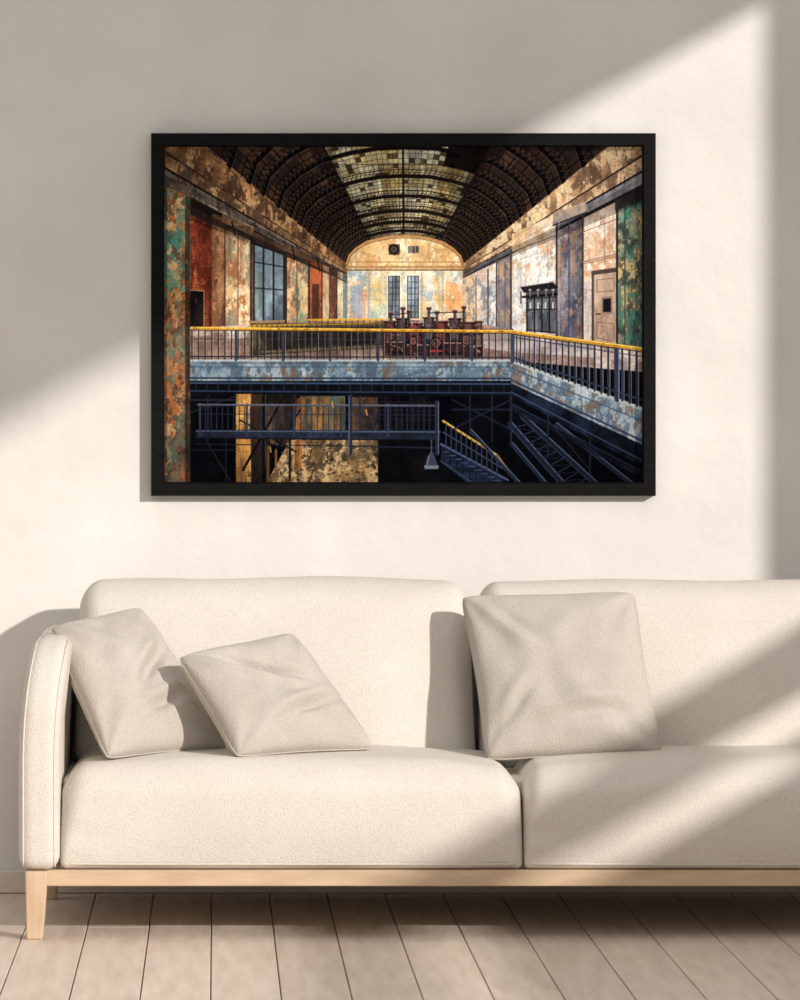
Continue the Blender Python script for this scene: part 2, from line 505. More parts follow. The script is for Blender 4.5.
for k in range(0, 21):
    t = k/20
    if .27 < t < .72: continue
    p = archpt(t); q = AS(p, 4.4)
    line(*p, *q, 1.8, (14, 10, 10), .85); line(p[0], p[1]+.6, q[0], q[1]+2.4, .7, (106, 76, 58), .55)
T0, T1 = .272, .722
ND = 36
inv = np.linspace(1/1.02, 1/2.5, ND+1)
NC = 26
pal = [(216, 196, 146), (232, 216, 174), (196, 174, 118), (176, 152, 100), (220, 202, 156), (192, 186, 166), (204, 170, 100), (238, 226, 194)]
clump = {}
for i in range(ND):
    sa, sb = 1/inv[i], 1/inv[i+1]
    for j in range(NC):
        t0 = T0+(T1-T0)*j/NC; t1 = T0+(T1-T0)*(j+1)/NC
        key = (i//6, j//4)
        if key not in clump: clump[key] = (random.choice(pal), random.uniform(.66, 1.05))
        base, br = clump[key]; o_ = random.choice(pal)
        cc = [base[k]*.66+o_[k]*.34 for k in range(3)]
        side = abs(j-NC*.45)/(NC*.55)
        if random.random() < .05+.14*side: cc = (84, 68, 48)
        f = (1.04-.40*side)*br*(.97 if i > 4 else .85)
        if j > 19 and i > 29: f *= .12
        cc = tuple(min(255, v*f) for v in cc)
        poly([AS(archpt(t0), sa), AS(archpt(t1), sa), AS(archpt(t1), sb), AS(archpt(t0), sb)], cc, grain=.8)
for j in range(NC+1):
    t = T0+(T1-T0)*j/NC; line(*AS(archpt(t), 1.0), *AS(archpt(t), 2.7), 2.4 if j % 13 == 0 else .6, (30, 23, 18), .9 if j % 13 == 0 else .62)
for i in range(len(inv)):
    s_ = 1/inv[i]; big = (i % 6 == 3)
    for k in range(30):
        t = T0+(T1-T0)*k/30; tn = t+(T1-T0)/30
        line(*AS(archpt(t), s_), *AS(archpt(tn), s_), 2.6*s_**.7 if big else .55, (22, 16, 14), .95 if big else .62)
        if big:
            line(*AS(archpt(t), s_*1.05), *AS(archpt(tn), s_*1.05), 1.0, (24, 18, 16), .9)
            line(*AS(archpt(t), s_), *AS(archpt(tn), s_*1.05), .7, (24, 18, 16), .8)
for s_ in [1/v for i, v in enumerate(inv) if i % 3 == 0]+[2.75, 3.1, 3.6, 4.2]:
    for k in range(48):
        t0, t1 = k/48, (k+1)/48
        A = AS(archpt(t0), s_); B = AS(archpt(t1), s_)
        if t0 < .27 or t0 > .715:
            line(*A, *B, 2.2*s_**.7, (8, 6, 7))
            A2 = AS(archpt(t0), s_*1.05); B2 = AS(archpt(t1), s_*1.05)
            line(*A, *B2, .8, (124, 92, 70), .6); line(*A2, *B, .9, (10, 8, 8)); line(*A2, *B2, .9, (10, 8, 8))
            line(*AS(archpt(t0), s_*.985), *AS(archpt(t1), s_*.985), .6, (140, 104, 78), .5)
shade([(206, 146), (330, 146), (368, 240), (347, 262)], .3); shade([(608, 146), (478, 146), (444, 240), (463, 262)], .38)
for s_ in (1.12, 1.34, 1.7, 2.3):
    A = AS(archpt(.2), s_); B = AS(archpt(.79), s_); line(*A, *B, .7*s_**.5, (26, 20, 18), .55)
# cornices -----------------------------------------------------------
def bandpts(side, yA, yB):
    X0 = 164 if side < 0 else 644; X1 = 347 if side < 0 else 463
    return [(X0, yA), (X1, L_(X1, X0, yA)), (X1, L_(X1, X0, yB)), (X0, yB)]
def band(side, yA, yB, c1, c2, nb=3, grain=.6, alpha=1, c3=None):
    poly(bandpts(side, yA, yB), c1, c2, nb, grain, alpha=alpha, c3=c3)
LU = [(164, 138), (202, 146), (347, 264), (347, 270), (164, 165)]
poly(LU, (144, 102, 66), (98, 69, 50), 2, .7, c3=(186, 136, 92)); peel(LU, (206, 162, 112), 0, .58, .7); peel(LU, (58, 42, 34), 1, .58, .7)
band(-1, 150, 153, (56, 42, 35), (100, 76, 56)); band(-1, 153, 166, (180, 138, 94), (124, 92, 66), 2, c3=(96, 72, 56)); peel(bandpts(-1, 153, 166), (74, 54, 42), 2, .56, .7); band(-1, 166, 169, (28, 21, 20), None)
band(-1, 169, 173, (132, 110, 90), (96, 84, 74)); band(-1, 173, 180, (70, 66, 66), (94, 82, 72)); band(-1, 180, 183, (160, 136, 110), (110, 96, 84)); band(-1, 183, 196, (28, 22, 21), (44, 35, 31))
peel(bandpts(-1, 169, 183), (40, 34, 32), 3, .58, .6)
RU = [(644, 140), (610, 146), (463, 264), (463, 270), (644, 160)]
poly(RU, (186, 146, 106), (130, 99, 74), 2, .6, c3=(216, 178, 132)); peel(RU, (92, 68, 54), 1, .58, .7); peel(RU, (232, 204, 164), 3, .59, .7)
band(1, 153, 156, (64, 50, 44), None); band(1, 156, 169, (210, 174, 134), (168, 132, 104), 2, c3=(132, 104, 84)); peel(bandpts(1, 156, 169), (110, 82, 64), 0, .57, .7); band(1, 169, 172, (38, 32, 34), None)
band(1, 172, 176, (148, 138, 136), (112, 110, 116)); band(1, 176, 183, (84, 86, 98), (114, 106, 104)); band(1, 183, 188, (30, 28, 32), None)
for k in range(26):
    t = k/26; sc_ = 1/(1/4.2+(1-1/4.2)*t)
    for (xx, yy) in ((347, L_(347, 164, 166)), (463, L_(463, 644, 169))):
        px, py = VX+(xx-VX)*sc_, VY+(yy-VY)*sc_
        if 164 < px < 644: line(px, py-1.0*sc_, px, py+1.2*sc_, .5*sc_**.5, (40, 30, 26), .7)
# end wall -------------------------------------------------------------
EW = [(347, 324), (347, 264)]+arch[1:-1]+[(463, 265), (463, 324)]
poly(EW, (218, 180, 128), (194, 152, 102), 2, .4, c3=(230, 206, 164)); peel(EW, (176, 124, 78), 0, .60, .6)
poly([(348, 271), (462, 271), (462, 322), (348, 322)], (212, 198, 178), (198, 164, 118), 0, .35, c3=(158, 168, 168))
rect(371, 276, 386, 316, (128, 168, 166), (206, 176, 120), 4, .5, alpha=.75)
rect(427, 278, 440, 318, (212, 166, 98), (184, 186, 184), 4, .5, alpha=.75)
rect(350, 286, 366, 320, (140, 144, 158), (212, 140, 92), 4, .4, alpha=.75)
rect(446, 282, 462, 320, (208, 140, 86), (222, 186, 138), 4, .4, alpha=.75)
peel(R4(348, 271, 462, 322), (128, 150, 152), 2, .61, .6); peel(R4(348, 271, 462, 322), (232, 216, 188), 4, .60, .6)
line(347, 267, 463, 267, 2.4, (156, 122, 84)); line(347, 270, 463, 270, 1.2, (84, 66, 54)); line(352, 262, 460, 262, 1, (150, 114, 78))
line(348, 300, 462, 300, .7, (140, 116, 92), .6)
for x in (368, 387, 421, 442): line(x, 272, x, 320, 1.4, (184, 158, 126), .7); line(x+1, 272, x+1, 320, .6, (96, 78, 64), .7)
for xa_ in (388.5, 407.5):
    rect(xa_-1.2, 274.5, xa_+12.2, 318, (226, 208, 176))
    rect(xa_, 276, xa_+11, 318, (84, 88, 92), (140, 150, 158), 4, .5)
    for xx in (xa_, xa_+3.7, xa_+7.4, xa_+11): line(xx, 276, xx, 318, .9, (44, 42, 42))
    for yy in range(276, 320, 6): line(xa_, yy, xa_+11, yy, .7, (44, 42, 42))
def ring(cx, cy, r, w_, c, al=1, rx=1):
    for k in range(20):
        a1, a2 = k*math.pi/10, (k+1)*math.pi/10
        line(cx+rx*r*math.cos(a1), cy+r*math.sin(a1), cx+rx*r*math.cos(a2), cy+r*math.sin(a2), w_, c, al)
rect(388.5, 244, 400, 255, (104, 84, 66)); ring(394, 249.5, 4.2, 2.6, (34, 28, 28)); rect(392, 247.5, 396, 251.5, (60, 50, 46))
rect(408, 246, 419, 253, (46, 43, 42), (110, 110, 108), 4)
for x in (408, 411.6, 415.3, 419): line(x, 246, x, 253, .8, (150, 128, 90))
for k in range(len(arch)-1):
    line(*arch[k], *arch[k+1], 2.6, (166, 122, 78)); line(arch[k][0], arch[k][1]+2, arch[k+1][0], arch[k+1][1]+2, .7, (92, 66, 48))

# left wall bays --------------------------------------------------------
B0 = [(189, 198), (215, 212), (215, 329), (189, 329)]
poly(B0, (158, 72, 46), (120, 52, 38), 2, .6, c3=(184, 102, 66))
for k in range(40):
    y = 206+k*3.1; line(189, y, 215, L_(215, 189, y), .45, (84, 38, 30), .5)
peel(B0, (196, 116, 74), 1, .59, .6); peel(B0, (76, 38, 30), 3, .58, .6)
poly([(189, 198), (215, 211), (215, 223), (189, 213)], (34, 26, 24))
grad(189, 215, 212, 329, .35, True, True)
poly([(189, 290), (204, 291), (204, 330), (189, 330)], (18, 16, 18), (36, 29, 28), 1); line(204, 291, 204, 330, 1.2, (150, 110, 80)); line(189, 290, 204, 291, 1, (160, 120, 84))
poly([(212, 213), (226, 219), (226, 327), (212, 328)], (124, 84, 58), (156, 110, 76), 4, .5, c3=(84, 60, 46)); peel(R4(212, 222, 226, 327), (184, 138, 98), 2, .57, .6)
PL = [(225, 219), (251, 229), (251, 326), (225, 327)]
poly(PL, (216, 170, 122), (192, 142, 100), 4, .5, c3=(160, 124, 92))
poly([(238, 224), (251.5, 229), (251.5, 326), (238, 326)], (232, 198, 156), (200, 154, 112), 4, .4, alpha=.8)
peel(PL, (150, 96, 62), 0, .58, .75); peel(PL, (236, 206, 162), 3, .58, .7); peel(PL, (120, 128, 108), 4, .61, .55)
line(238, 222, 238, 326, 1.1, (112, 78, 58)); line(225, 219, 225, 327, 1.4, (70, 48, 38)); line(251, 229, 251, 326, 2.2, (52, 38, 32))
poly([(222, 214), (254, 227), (254, 237), (222, 224)], (176, 134, 96), (130, 96, 72), 2, .6); line(222, 224.5, 254, 237.5, 1.6, (50, 36, 30))
grad(226, 251, 226, 246, .35, False)
poly([(252, 231), (287, 247), (287, 326), (252, 326)], (88, 66, 53), (116, 86, 64), 2, .6)
poly([(254, 243), (284, 254), (284, 322), (254, 322)], (112, 126, 134), (150, 164, 170), 0, .4, c3=(84, 92, 98))
poly([(255, 270), (266, 273), (266, 318), (255, 318)], (84, 92, 84), (120, 128, 118), 4, .5, alpha=.6)
for x in (254, 263.5, 273.5, 284): line(x, 243+(x-252)*.34, x, 322, 1.9, (34, 36, 38))
for y in (262, 288): line(254, y, 284, y+5-(y-262)*.12, 1.4, (36, 38, 40))
line(252, 243, 285, 254, 2.4, (36, 30, 28)); line(249, 322, 286, 321, 2, (150, 116, 86))
poly([(286, 246), (297, 251), (297, 326), (286, 326)], (196, 126, 92), (212, 158, 120), 4, .5, c3=(132, 128, 106))
poly([(297, 253), (309, 257), (309, 324), (297, 325)], (140, 138, 110), (206, 168, 124), 4, .5, c3=(96, 120, 100))
peel(R4(286, 256, 309, 325), (92, 128, 108), 1, .59, .65); peel(R4(286, 256, 309, 325), (222, 184, 140), 2, .58, .65); peel(R4(286, 256, 309, 325), (120, 74, 54), 4, .59, .6)
line(297, 251, 297, 326, 1, (90, 66, 52)); line(286, 247, 286, 326, 2.0, (46, 34, 30)); line(309, 257, 309, 324, 2.0, (46, 34, 30))
poly([(284, 243), (311, 255), (311, 262), (284, 251)], (168, 128, 92), (118, 88, 66), 2, .6); line(284, 251.5, 311, 262.5, 1.2, (50, 36, 30))
poly([(310, 259), (322, 264), (322, 322), (310, 324)], (168, 88, 56), (128, 68, 46), 2, .5)
rect(312, 284, 319, 322, (56, 38, 32), alpha=.8)
poly([(322, 264), (329, 267), (329, 321), (322, 322)], (214, 184, 144), (164, 130, 98), 4, .5)
poly([(329, 268), (337, 271), (337, 320), (329, 321)], (96, 60, 46), (74, 52, 44), 4, .5)
poly([(337, 271), (343, 273), (343, 320), (337, 320)], (222, 198, 158), (170, 150, 120), 4, .4)
poly([(343, 273), (347, 274), (347, 320), (343, 320)], (104, 122, 116))
line(322, 264, 322, 322, 1.2, (56, 40, 34)); line(337, 271, 337, 320, 1, (60, 42, 36))
band(-1, 194, 203, (44, 34, 30), (76, 58, 46), 2, alpha=.8)
for (x, y) in ((232, 226), (292, 250), (317, 262)): line(x, y-4, x+3, y+9, 1.6, (40, 32, 30))
shade([(189, 198), (347, 272), (347, 280), (189, 220)], .35)

# right wall bays ---------------------------------------------------------
RY = 188
def rtop(x): return L_(x, 644, RY)
def rpts(xa_, xb_):
    ybb = lambda x: 322+(x-463)*.16
    return [(xa_, rtop(xa_)), (xb_, rtop(xb_)), (xb_, ybb(xb_)), (xa_, ybb(xa_))]
def rbay(xa_, xb_, yb, c1, c2, nb=1, g=.4, c3=None): poly(rpts(xa_, xb_), c1, c2, nb, g, c3=c3)
rbay(463, 474, 0, (206, 174, 130), (172, 152, 132), 4)
rbay(474, 486, 0, (186, 178, 172), (214, 194, 168), 4)
rbay(486, 497, 0, (226, 212, 194), (172, 170, 172), 2)
rbay(496, 511, 0, (124, 114, 116), (160, 132, 106), 4, c3=(92, 90, 98))
peel(rpts(463, 511), (196, 150, 104), 0, .59, .6); peel(rpts(463, 511), (104, 108, 120), 2, .60, .6)
rbay(511, 556, 0, (232, 218, 202), (212, 194, 174), 0, .3, c3=(200, 186, 176))
poly([(512, 234), (556, 214), (556, 234), (512, 252)], (206, 164, 118), (228, 196, 158), 2, .5, alpha=.75, c3=(232, 214, 188))
poly([(513, 262), (530, 257), (530, 330), (513, 328)], (178, 180, 186), (226, 214, 200), 4, .35, alpha=.5)
poly([(524, 250), (540, 244), (540, 262), (524, 267)], (196, 200, 206), (222, 216, 206), 2, .3, alpha=.7)
poly([(536, 262), (556, 257), (556, 286), (536, 289)], (236, 226, 212), (212, 204, 196), 2, .3, alpha=.7)
peel(rpts(512, 556), (190, 146, 108), 1, .60, .65); peel(rpts(512, 556), (150, 148, 156), 3, .61, .55); peel(rpts(512, 556), (244, 234, 218), 4, .59, .5)
line(513, 252, 556, 235, 1, (120, 96, 80)); line(513, 262, 556, 247, .7, (150, 130, 116), .7)
rbay(556, 583, 0, (114, 112, 124), (148, 130, 120), 4, .5, c3=(82, 82, 98))
peel(rpts(557, 583), (172, 150, 132), 0, .59, .65); peel(rpts(557, 583), (74, 76, 92), 2, .58, .6); peel(rpts(557, 583), (150, 104, 74), 3, .62, .6)
grad(570, 583, 216, 340, .3, True, True)
poly([(553, 214), (586, 201), (586, 212), (553, 225)], (158, 138, 122), (110, 102, 106), 2, .5); line(553, 225.5, 586, 212.5, 1.6, (46, 40, 42))
line(556.5, 226, 556.5, 337, 1.8, (46, 44, 52)); line(569, 220, 569, 338, 1.2, (66, 64, 74)); line(583, 214, 583, 340, 1.8, (52, 48, 52))
line(559, 222, 559, 338, .8, (190, 176, 164), .6)
rbay(584, 618, 0, (222, 192, 166), (202, 166, 136), 0, .4, c3=(230, 212, 194))
peel(rpts(584, 618), (180, 128, 92), 4, .60, .6); peel(rpts(584, 618), (236, 216, 192), 1, .59, .6)
line(583, 232, 617, 219, .9, (130, 106, 92)); line(583, 262, 617, 254, 1.4, (140, 116, 100)); line(583, 264, 617, 256, .6, (90, 74, 66))
poly([(584, 282), (591, 281), (591, 342), (584, 340)], (150, 142, 144), (204, 188, 174), 4, .4, alpha=.75)
poly([(591.5, 271), (619, 267), (619, 346), (591.5, 342)], (74, 60, 56))
poly([(594, 275), (617, 272), (617, 345), (594, 341)], (178, 150, 128), (160, 132, 112), 4, .25)
peel([(594, 275), (617, 272), (617, 345), (594, 341)], (136, 108, 92), 2, .60, .5)
poly([(601.5, 297), (612.5, 296), (612.5, 314), (601.5, 314)], (140, 114, 98)); poly([(603, 299), (611, 298), (611, 312), (603, 312)], (26, 22, 25)); line(596.5, 314, 600, 314, 1.6, (40, 32, 32))
for (a1, b1, c1_, d1) in ((597, 280, 614, 278), (597, 292, 614, 291), (597, 322, 614, 324), (597, 338, 614, 341), (597, 280, 597, 292), (614, 278, 614, 291), (597, 322, 597, 338), (614, 324, 614, 341)): line(a1, b1, c1_, d1, .8, (114, 90, 78))
GP = [(617, 200), (645, 188), (645, 352), (617, 345)]
rbay(617, 645, 0, (84, 122, 106), (146, 138, 106), 4, .6, c3=(58, 92, 84))
poly([(617, 296), (645, 296), (645, 352), (617, 345)], (128, 118, 96), (76, 108, 96), 2, .6, c3=(176, 134, 90), alpha=.8)
poly([(617, 222), (645, 214), (645, 240), (617, 246)], (168, 150, 112), (110, 124, 104), 2, .6, alpha=.6)
peel(GP, (198, 158, 108), 0, .58, .75); peel(GP, (56, 104, 92), 3, .57, .7); peel(GP, (60, 52, 46), 1, .60, .7)
line(617, 208, 617, 346, 2.2, (34, 38, 37)); line(625, 204, 625, 347, 1.2, (54, 66, 60))
grad(625, 645, 190, 350, .3, True, True)
poly([(615, 200), (645, 188), (645, 200), (615, 211)], (40, 35, 36), (76, 66, 60), 2)
shade([(463, 270), (644, 186), (644, 202), (463, 277)], .3)
# metal switchgear cabinet
poly([(526, 291), (557, 287), (557, 334), (526, 331)], (62, 62, 66), (44, 44, 48), 4, .6)
poly([(520, 287), (553, 282), (559, 288), (524, 293)], (28, 26, 29)); line(520, 287, 553, 282, .8, (120, 114, 112))
for x in (527, 534.5, 542, 549.5): poly([(x+.6, 300-(x-527)*.08), (x+6.4, 299.5-(x-527)*.08), (x+6.4, 330+(x-527)*.08), (x+.6, 329.5+(x-527)*.08)], (104, 104, 108), (72, 72, 76), 4, .4); line(x, 296, x, 332, 1.3, (20, 20, 24)); line(x+3.5, 303, x+3.5, 308, 1.4, (190, 186, 178)); line(x+5.6, 312, x+5.6, 320, .7, (24, 24, 28))
line(526, 310, 557, 309, 1.0, (24, 24, 28)); line(523, 297, 557, 294, 2.4, (22, 20, 24))
for x in (530, 538, 546, 553): line(x, 289, x, 296, 1.2, (110, 106, 104)); line(x-1.5, 290, x+1.5, 290, .8, (170, 160, 150))
line(521, 292, 521, 303, 1.4, (40, 36, 38))
for (xx) in (499, 505): line(xx, 262, xx, 327, 1, (84, 80, 88), .8)
line(488, 270, 488, 325, 1.8, (84, 78, 80)); line(476, 276, 476, 323, 1.2, (116, 96, 78)); line(511, 250, 511, 328, 2.0, (60, 54, 58)); line(496.5, 256, 496.5, 327, 1.4, (70, 62, 62))

# hall deck floor ----------------------------------------------------------
poly([(189, 328), (347, 320), (463, 320), (512, 330), (645, 352), (645, 372), (512, 361), (189, 361)], (156, 126, 108), (112, 88, 76), 3, .6, c3=(190, 172, 158))
rect(189, 340, 512, 361, (98, 74, 66), (144, 116, 100), 3, .6, alpha=.8)
poly([(484, 330), (512, 330), (600, 345), (600, 358), (512, 352), (484, 348)], (200, 186, 176), (156, 142, 138), 3, .4, alpha=.8)
poly([(250, 324), (384, 322), (384, 348), (250, 356)], (58, 52, 42), (84, 74, 54), 2, .6)
poly([(256, 330), (380, 326), (374, 344), (268, 350)], (26, 24, 23), (52, 44, 36), 2, .6)
line(250, 326, 262, 352, 1.6, (74, 62, 44)); line(262, 352, 384, 346, 1.4, (120, 96, 70))
line(309, 320, 384, 319.5, 2.0, (206, 156, 52)); line(250, 326, 372, 323, 1.8, (176, 134, 50)); line(309, 324, 384, 323, 1.0, (120, 90, 40))
for x in range(252, 384, 5): line(x, 325, x, 350, .9, (34, 32, 30), .9)
for x in range(310, 384, 6): line(x, 320, x, 330, .8, (60, 48, 36), .9)
# generator sets: low, bulky, dark red / black
rect(384, 326, 482, 356, (30, 23, 25), (50, 32, 32), 2, .8, c3=(74, 42, 40))
def cyl(cx, y0_, y1_, w_, c):
    for k in range(7):
        f = .45+.75*math.sin(math.pi*(k+.6)/7); x = cx-w_/2+w_*(k+.5)/7
        line(x, y0_, x, y1_, w_/7+.5, tuple(min(255, v*f) for v in c))
for (cx, yt, yb, w_, c) in ((390, 322, 342, 11, (80, 48, 46)), (402, 319, 340, 10, (64, 50, 50)), (415, 324, 346, 14, (96, 48, 46)), (429, 318, 338, 10, (78, 68, 68)), (441, 322, 344, 13, (88, 46, 44)), (455, 319, 338, 11, (72, 60, 60)), (468, 323, 346, 13, (86, 52, 48)), (479, 322, 346, 6, (100, 74, 66))):
    cyl(cx, yt, yb, w_, c); line(cx-w_/2-.8, yt, cx+w_/2+.8, yt, 1.6, (22, 17, 18)); line(cx-w_/2-.5, (yt+yb)/2, cx+w_/2+.5, (yt+yb)/2, 1, (22, 17, 19)); line(cx-w_/2+1, yt-1.2, cx+w_/2-1, yt-1.2, .7, (160, 124, 110))
for (x, yt) in ((391, 311), (403, 306), (409, 309), (429, 306), (437, 310), (455, 309), (464, 305)):
    rect(x-1.6, yt+2, x+1.6, 324, (50, 40, 40), (76, 58, 56), 4); line(x+.9, yt+2, x+.9, 322, .6, (140, 110, 98), .8)
    rect(x-2.6, yt+1, x+2.6, yt+4, (60, 48, 48)); line(x-2.6, yt+1, x+2.6, yt+1, .6, (170, 140, 124))
line(391, 315, 409, 313, 1, (40, 30, 30)); line(429, 313, 464, 312, 1, (40, 30, 30))
for (xa_, xb_, y) in ((387, 404, 346), (407, 430, 349), (440, 461, 347), (464, 481, 350)):
    rect(xa_, y-4, xb_, y+6, (62, 33, 33), (38, 27, 28), 2, .7); line(xa_, y-4, xb_, y-4, .8, (170, 132, 118)); line(xa_, y+6, xb_, y+6, 1, (14, 11, 12))
for k in range(60):
    x = random.uniform(385, 480); y = random.uniform(322, 354)
    cc = random.choice([(110, 52, 46), (14, 11, 13), (140, 104, 90), (170, 156, 148), (50, 29, 30), (14, 12, 15), (84, 76, 76)])
    line(x, y, x+random.choice([0, 0, 3, -3]), y+random.choice([0, 4, 2]), random.uniform(.6, 1.6), cc, .8)
for (cx, cy, r) in ((436, 343, 5.5), (413, 341, 4.5), (467, 340, 5.5), (394, 344, 4)):
    ring(cx, cy, r, 1.4, (12, 10, 12)); ring(cx, cy, r-1.4, .6, (140, 100, 90), .6)
line(436, 347, 436, 356, 2, (156, 38, 36)); line(431, 351, 442, 351, 1.3, (176, 58, 50))

# slab front ----------------------------------------------------------------
rect(189, 360, 511, 381, (116, 134, 146), (90, 108, 122), 3, .45, c3=(146, 158, 164))
peel(R4(189, 361, 511, 381), (168, 174, 170), 1, .58, .6); peel(R4(189, 361, 511, 381), (70, 80, 90), 2, .57, .65); peel(R4(189, 361, 511, 381), (112, 82, 62), 4, .61, .65)
line(189, 360.5, 512, 360.5, 2.0, (168, 174, 174)); line(189, 363, 511, 363, .7, (74, 88, 102)); line(189, 367, 511, 367, .9, (66, 82, 98)); line(189, 378, 511, 378.5, 1.8, (44, 57, 74))
for x in range(200, 511, 28): line(x, 361, x, 380, .6, (60, 74, 88), .6)
rect(189, 381, 512, 396, (16, 19, 27), (10, 11, 16), 3, .6)
line(189, 383, 512, 384, 1.6, (56, 73, 94)); line(189, 391, 512, 393, 1.5, (42, 54, 74))
for x in range(196, 512, 11): line(x, 382, x, 392, 1, (40, 50, 67), .7)
RS = [(511, 360), (645, 408), (645, 446), (511, 383)]
poly(RS, (134, 146, 155), (98, 114, 128), 2, .45, c3=(172, 178, 180))
peel(RS, (186, 188, 184), 0, .57, .6); peel(RS, (82, 92, 102), 3, .58, .6); peel(RS, (122, 92, 72), 1, .61, .6)
line(511, 361, 645, 410, 2.8, (172, 174, 172)); line(511, 368, 645, 422, 1.2, (64, 82, 100)); line(511, 380, 645, 442, 2.0, (48, 62, 84))
poly([(511, 383), (645, 446), (645, 468), (511, 396)], (32, 40, 57), (14, 17, 24), 2, .6)
line(511, 392, 645, 462, 1.4, (54, 68, 90))
for i, x in enumerate(np.arange(192, 511, 6.6)):
    line(x, 331, x, 359, 1.2, (38, 36, 43)); line(x+1.1, 331, x+1.1, 359, .5, (176, 166, 158), .6)
for x in (236, 283, 330, 378, 425, 472): line(x, 330, x, 360, 2.6, (56, 58, 69))
line(189, 339, 511, 340, .8, (60, 60, 68), .8); line(189, 356.5, 511, 357.5, 1.5, (46, 49, 59))
line(189, 328, 512, 331.5, 2.8, (184, 130, 40)); line(189, 327.4, 512, 330.8, 1.0, (232, 182, 84)); line(189, 330, 512, 333.4, .9, (60, 40, 26))
for i in range(22):
    t = (i/22)**1.25; x = 514+t*130
    yt_ = 332+(x-512)*.135; yb_ = 361+(x-512)*.36
    line(x, yt_, x, yb_, 1.3+1.0*t, (44, 49, 64)); line(x+1+t, yt_, x+1+t, yb_, .6, (180, 178, 180), .7)
line(512, 337, 645, 357, 1.0, (50, 56, 70)); line(512, 357, 645, 401, 1.8, (46, 53, 69))
line(512, 330, 512, 362, 3.2, (60, 67, 84)); line(617, 347, 617, 400, 4.4, (46, 54, 75)); line(619, 347, 619, 400, .8, (130, 140, 160))
line(511, 331.5, 645, 349.5, 3.4, (184, 132, 40)); line(511, 330.8, 645, 348.3, 1.2, (236, 190, 90)); line(511, 334, 645, 352.2, 1.1, (62, 42, 28))
for k in range(40):
    x = random.uniform(190, 640); y = 328+(x-189)*.011 if x < 512 else 331.5+(x-511)*.135
    line(x, y, x+random.uniform(1, 4), y, 1.2, random.choice([(110, 74, 40), (246, 210, 130), (90, 64, 44)]), .6)

# lower level -----------------------------------------------------------------
poly([(189, 396), (511, 396), (645, 468), (645, 484), (189, 484)], (6, 6, 9), (12, 12, 16), 0, .5)
rect(236, 394, 251, 484, (184, 132, 68), (120, 84, 50), 4, .6, c3=(70, 50, 38)); peel(R4(236, 394, 251, 484), (220, 172, 104), 0, .58, .6)
rect(251, 394, 262, 484, (56, 40, 29), (32, 25, 21), 4, .6)
rect(262, 394, 296, 444, (24, 20, 20), (54, 41, 32), 4, .7, c3=(86, 63, 42))
rect(266, 404, 284, 424, (116, 88, 56), (64, 50, 40), 2, .6, alpha=.8)
rect(300, 396, 345, 434, (66, 56, 43), (114, 86, 55), 2, .7, c3=(72, 88, 80))
rect(352, 397, 378, 432, (36, 30, 28), (88, 64, 44), 2, .7)
rect(312, 398, 322, 434, (156, 116, 66), (96, 72, 46), 4, .6); rect(338, 398, 344, 434, (140, 108, 66), (76, 60, 43), 4, .6)
FLR = [(290, 440), (378, 440), (378, 484), (266, 484)]
poly(FLR, (138, 108, 70), (88, 68, 46), 2, .7, c3=(172, 140, 98))
poly([(300, 456), (350, 462), (378, 458), (378, 484), (280, 484)], (170, 136, 88), (100, 77, 52), 3, .7, alpha=.6)
poly([(334, 444), (378, 440), (378, 456), (340, 462)], (62, 53, 43), (104, 86, 64), 2, .6, alpha=.6)
peel(FLR, (196, 164, 118), 2, .58, .7); peel(FLR, (58, 46, 36), 4, .56, .7)
for k in range(170):   # rubble
    x = random.uniform(276, 376); y = random.uniform(444, 481); r = random.uniform(.6, 1.9)
    line(x, y, x+r*1.4, y-.4, r, random.choice([(206, 176, 130), (60, 48, 38), (150, 122, 88), (34, 28, 24), (112, 96, 80)]), .7)
    line(x, y+r*.6, x+r*1.4, y+r*.6, .6, (26, 21, 18), .7)
poly([(297, 398), (305, 398), (301, 470), (294, 470)], (160, 106, 58), (96, 60, 40), 4, .6)
rect(378, 396, 440, 484, (9, 8, 11), (17, 15, 18), 2, .5)
for y in (402, 410, 419): line(378, y, 436, y+1, .8, (38, 36, 42), .8)
for x in (386, 398, 411, 424): line(x, 396, x, 430, .9, (34, 33, 40), .8)
line(189, 400, 236, 400, 1.4, (40, 44, 56)); line(264, 395, 264, 470, 3, (15, 15, 19)); line(265.5, 395, 265.5, 470, .7, (70, 66, 66)); line(290, 396, 290, 478, 2, (18, 17, 22))
line(243, 470, 285, 395, 2.6, (14, 13, 17)); line(256, 484, 300, 410, 1.8, (17, 16, 20)); line(240, 420, 296, 452, 1.6, (15, 14, 18)); line(268, 484, 268, 446, 3, (90, 62, 40)); line(276, 484, 276, 450, 2, (120, 80, 48))
line(208, 396, 208, 440, 2.2, (30, 34, 46)); line(226, 440, 226, 484, 2, (26, 26, 32)); line(206, 440, 232, 484, 1.2, (36, 34, 38)); line(192, 412, 236, 396, 1.2, (34, 36, 46)); line(192, 450, 236, 450, 1.6, (26, 27, 35))
poly([(196, 430), (440, 430), (440, 440), (196, 438)], (28, 32, 43), (42, 47, 62), 3, .6)
line(196, 431, 440, 432, 1.1, (82, 91, 110)); line(196, 438, 440, 440, 1.2, (18, 20, 27))
for x in np.arange(200, 437, 5.6): line(x, 407, x, 431, 1.0, (40, 44, 58))
for x in (200, 247, 294, 341, 388): line(x, 404, x, 436, 2.0, (50, 55, 71))
line(198, 405, 437, 406, 1.8, (66, 69, 83)); line(198, 404.2, 437, 405.2, .5, (120, 122, 130)); line(198, 414, 437, 415, .8, (38, 42, 54))
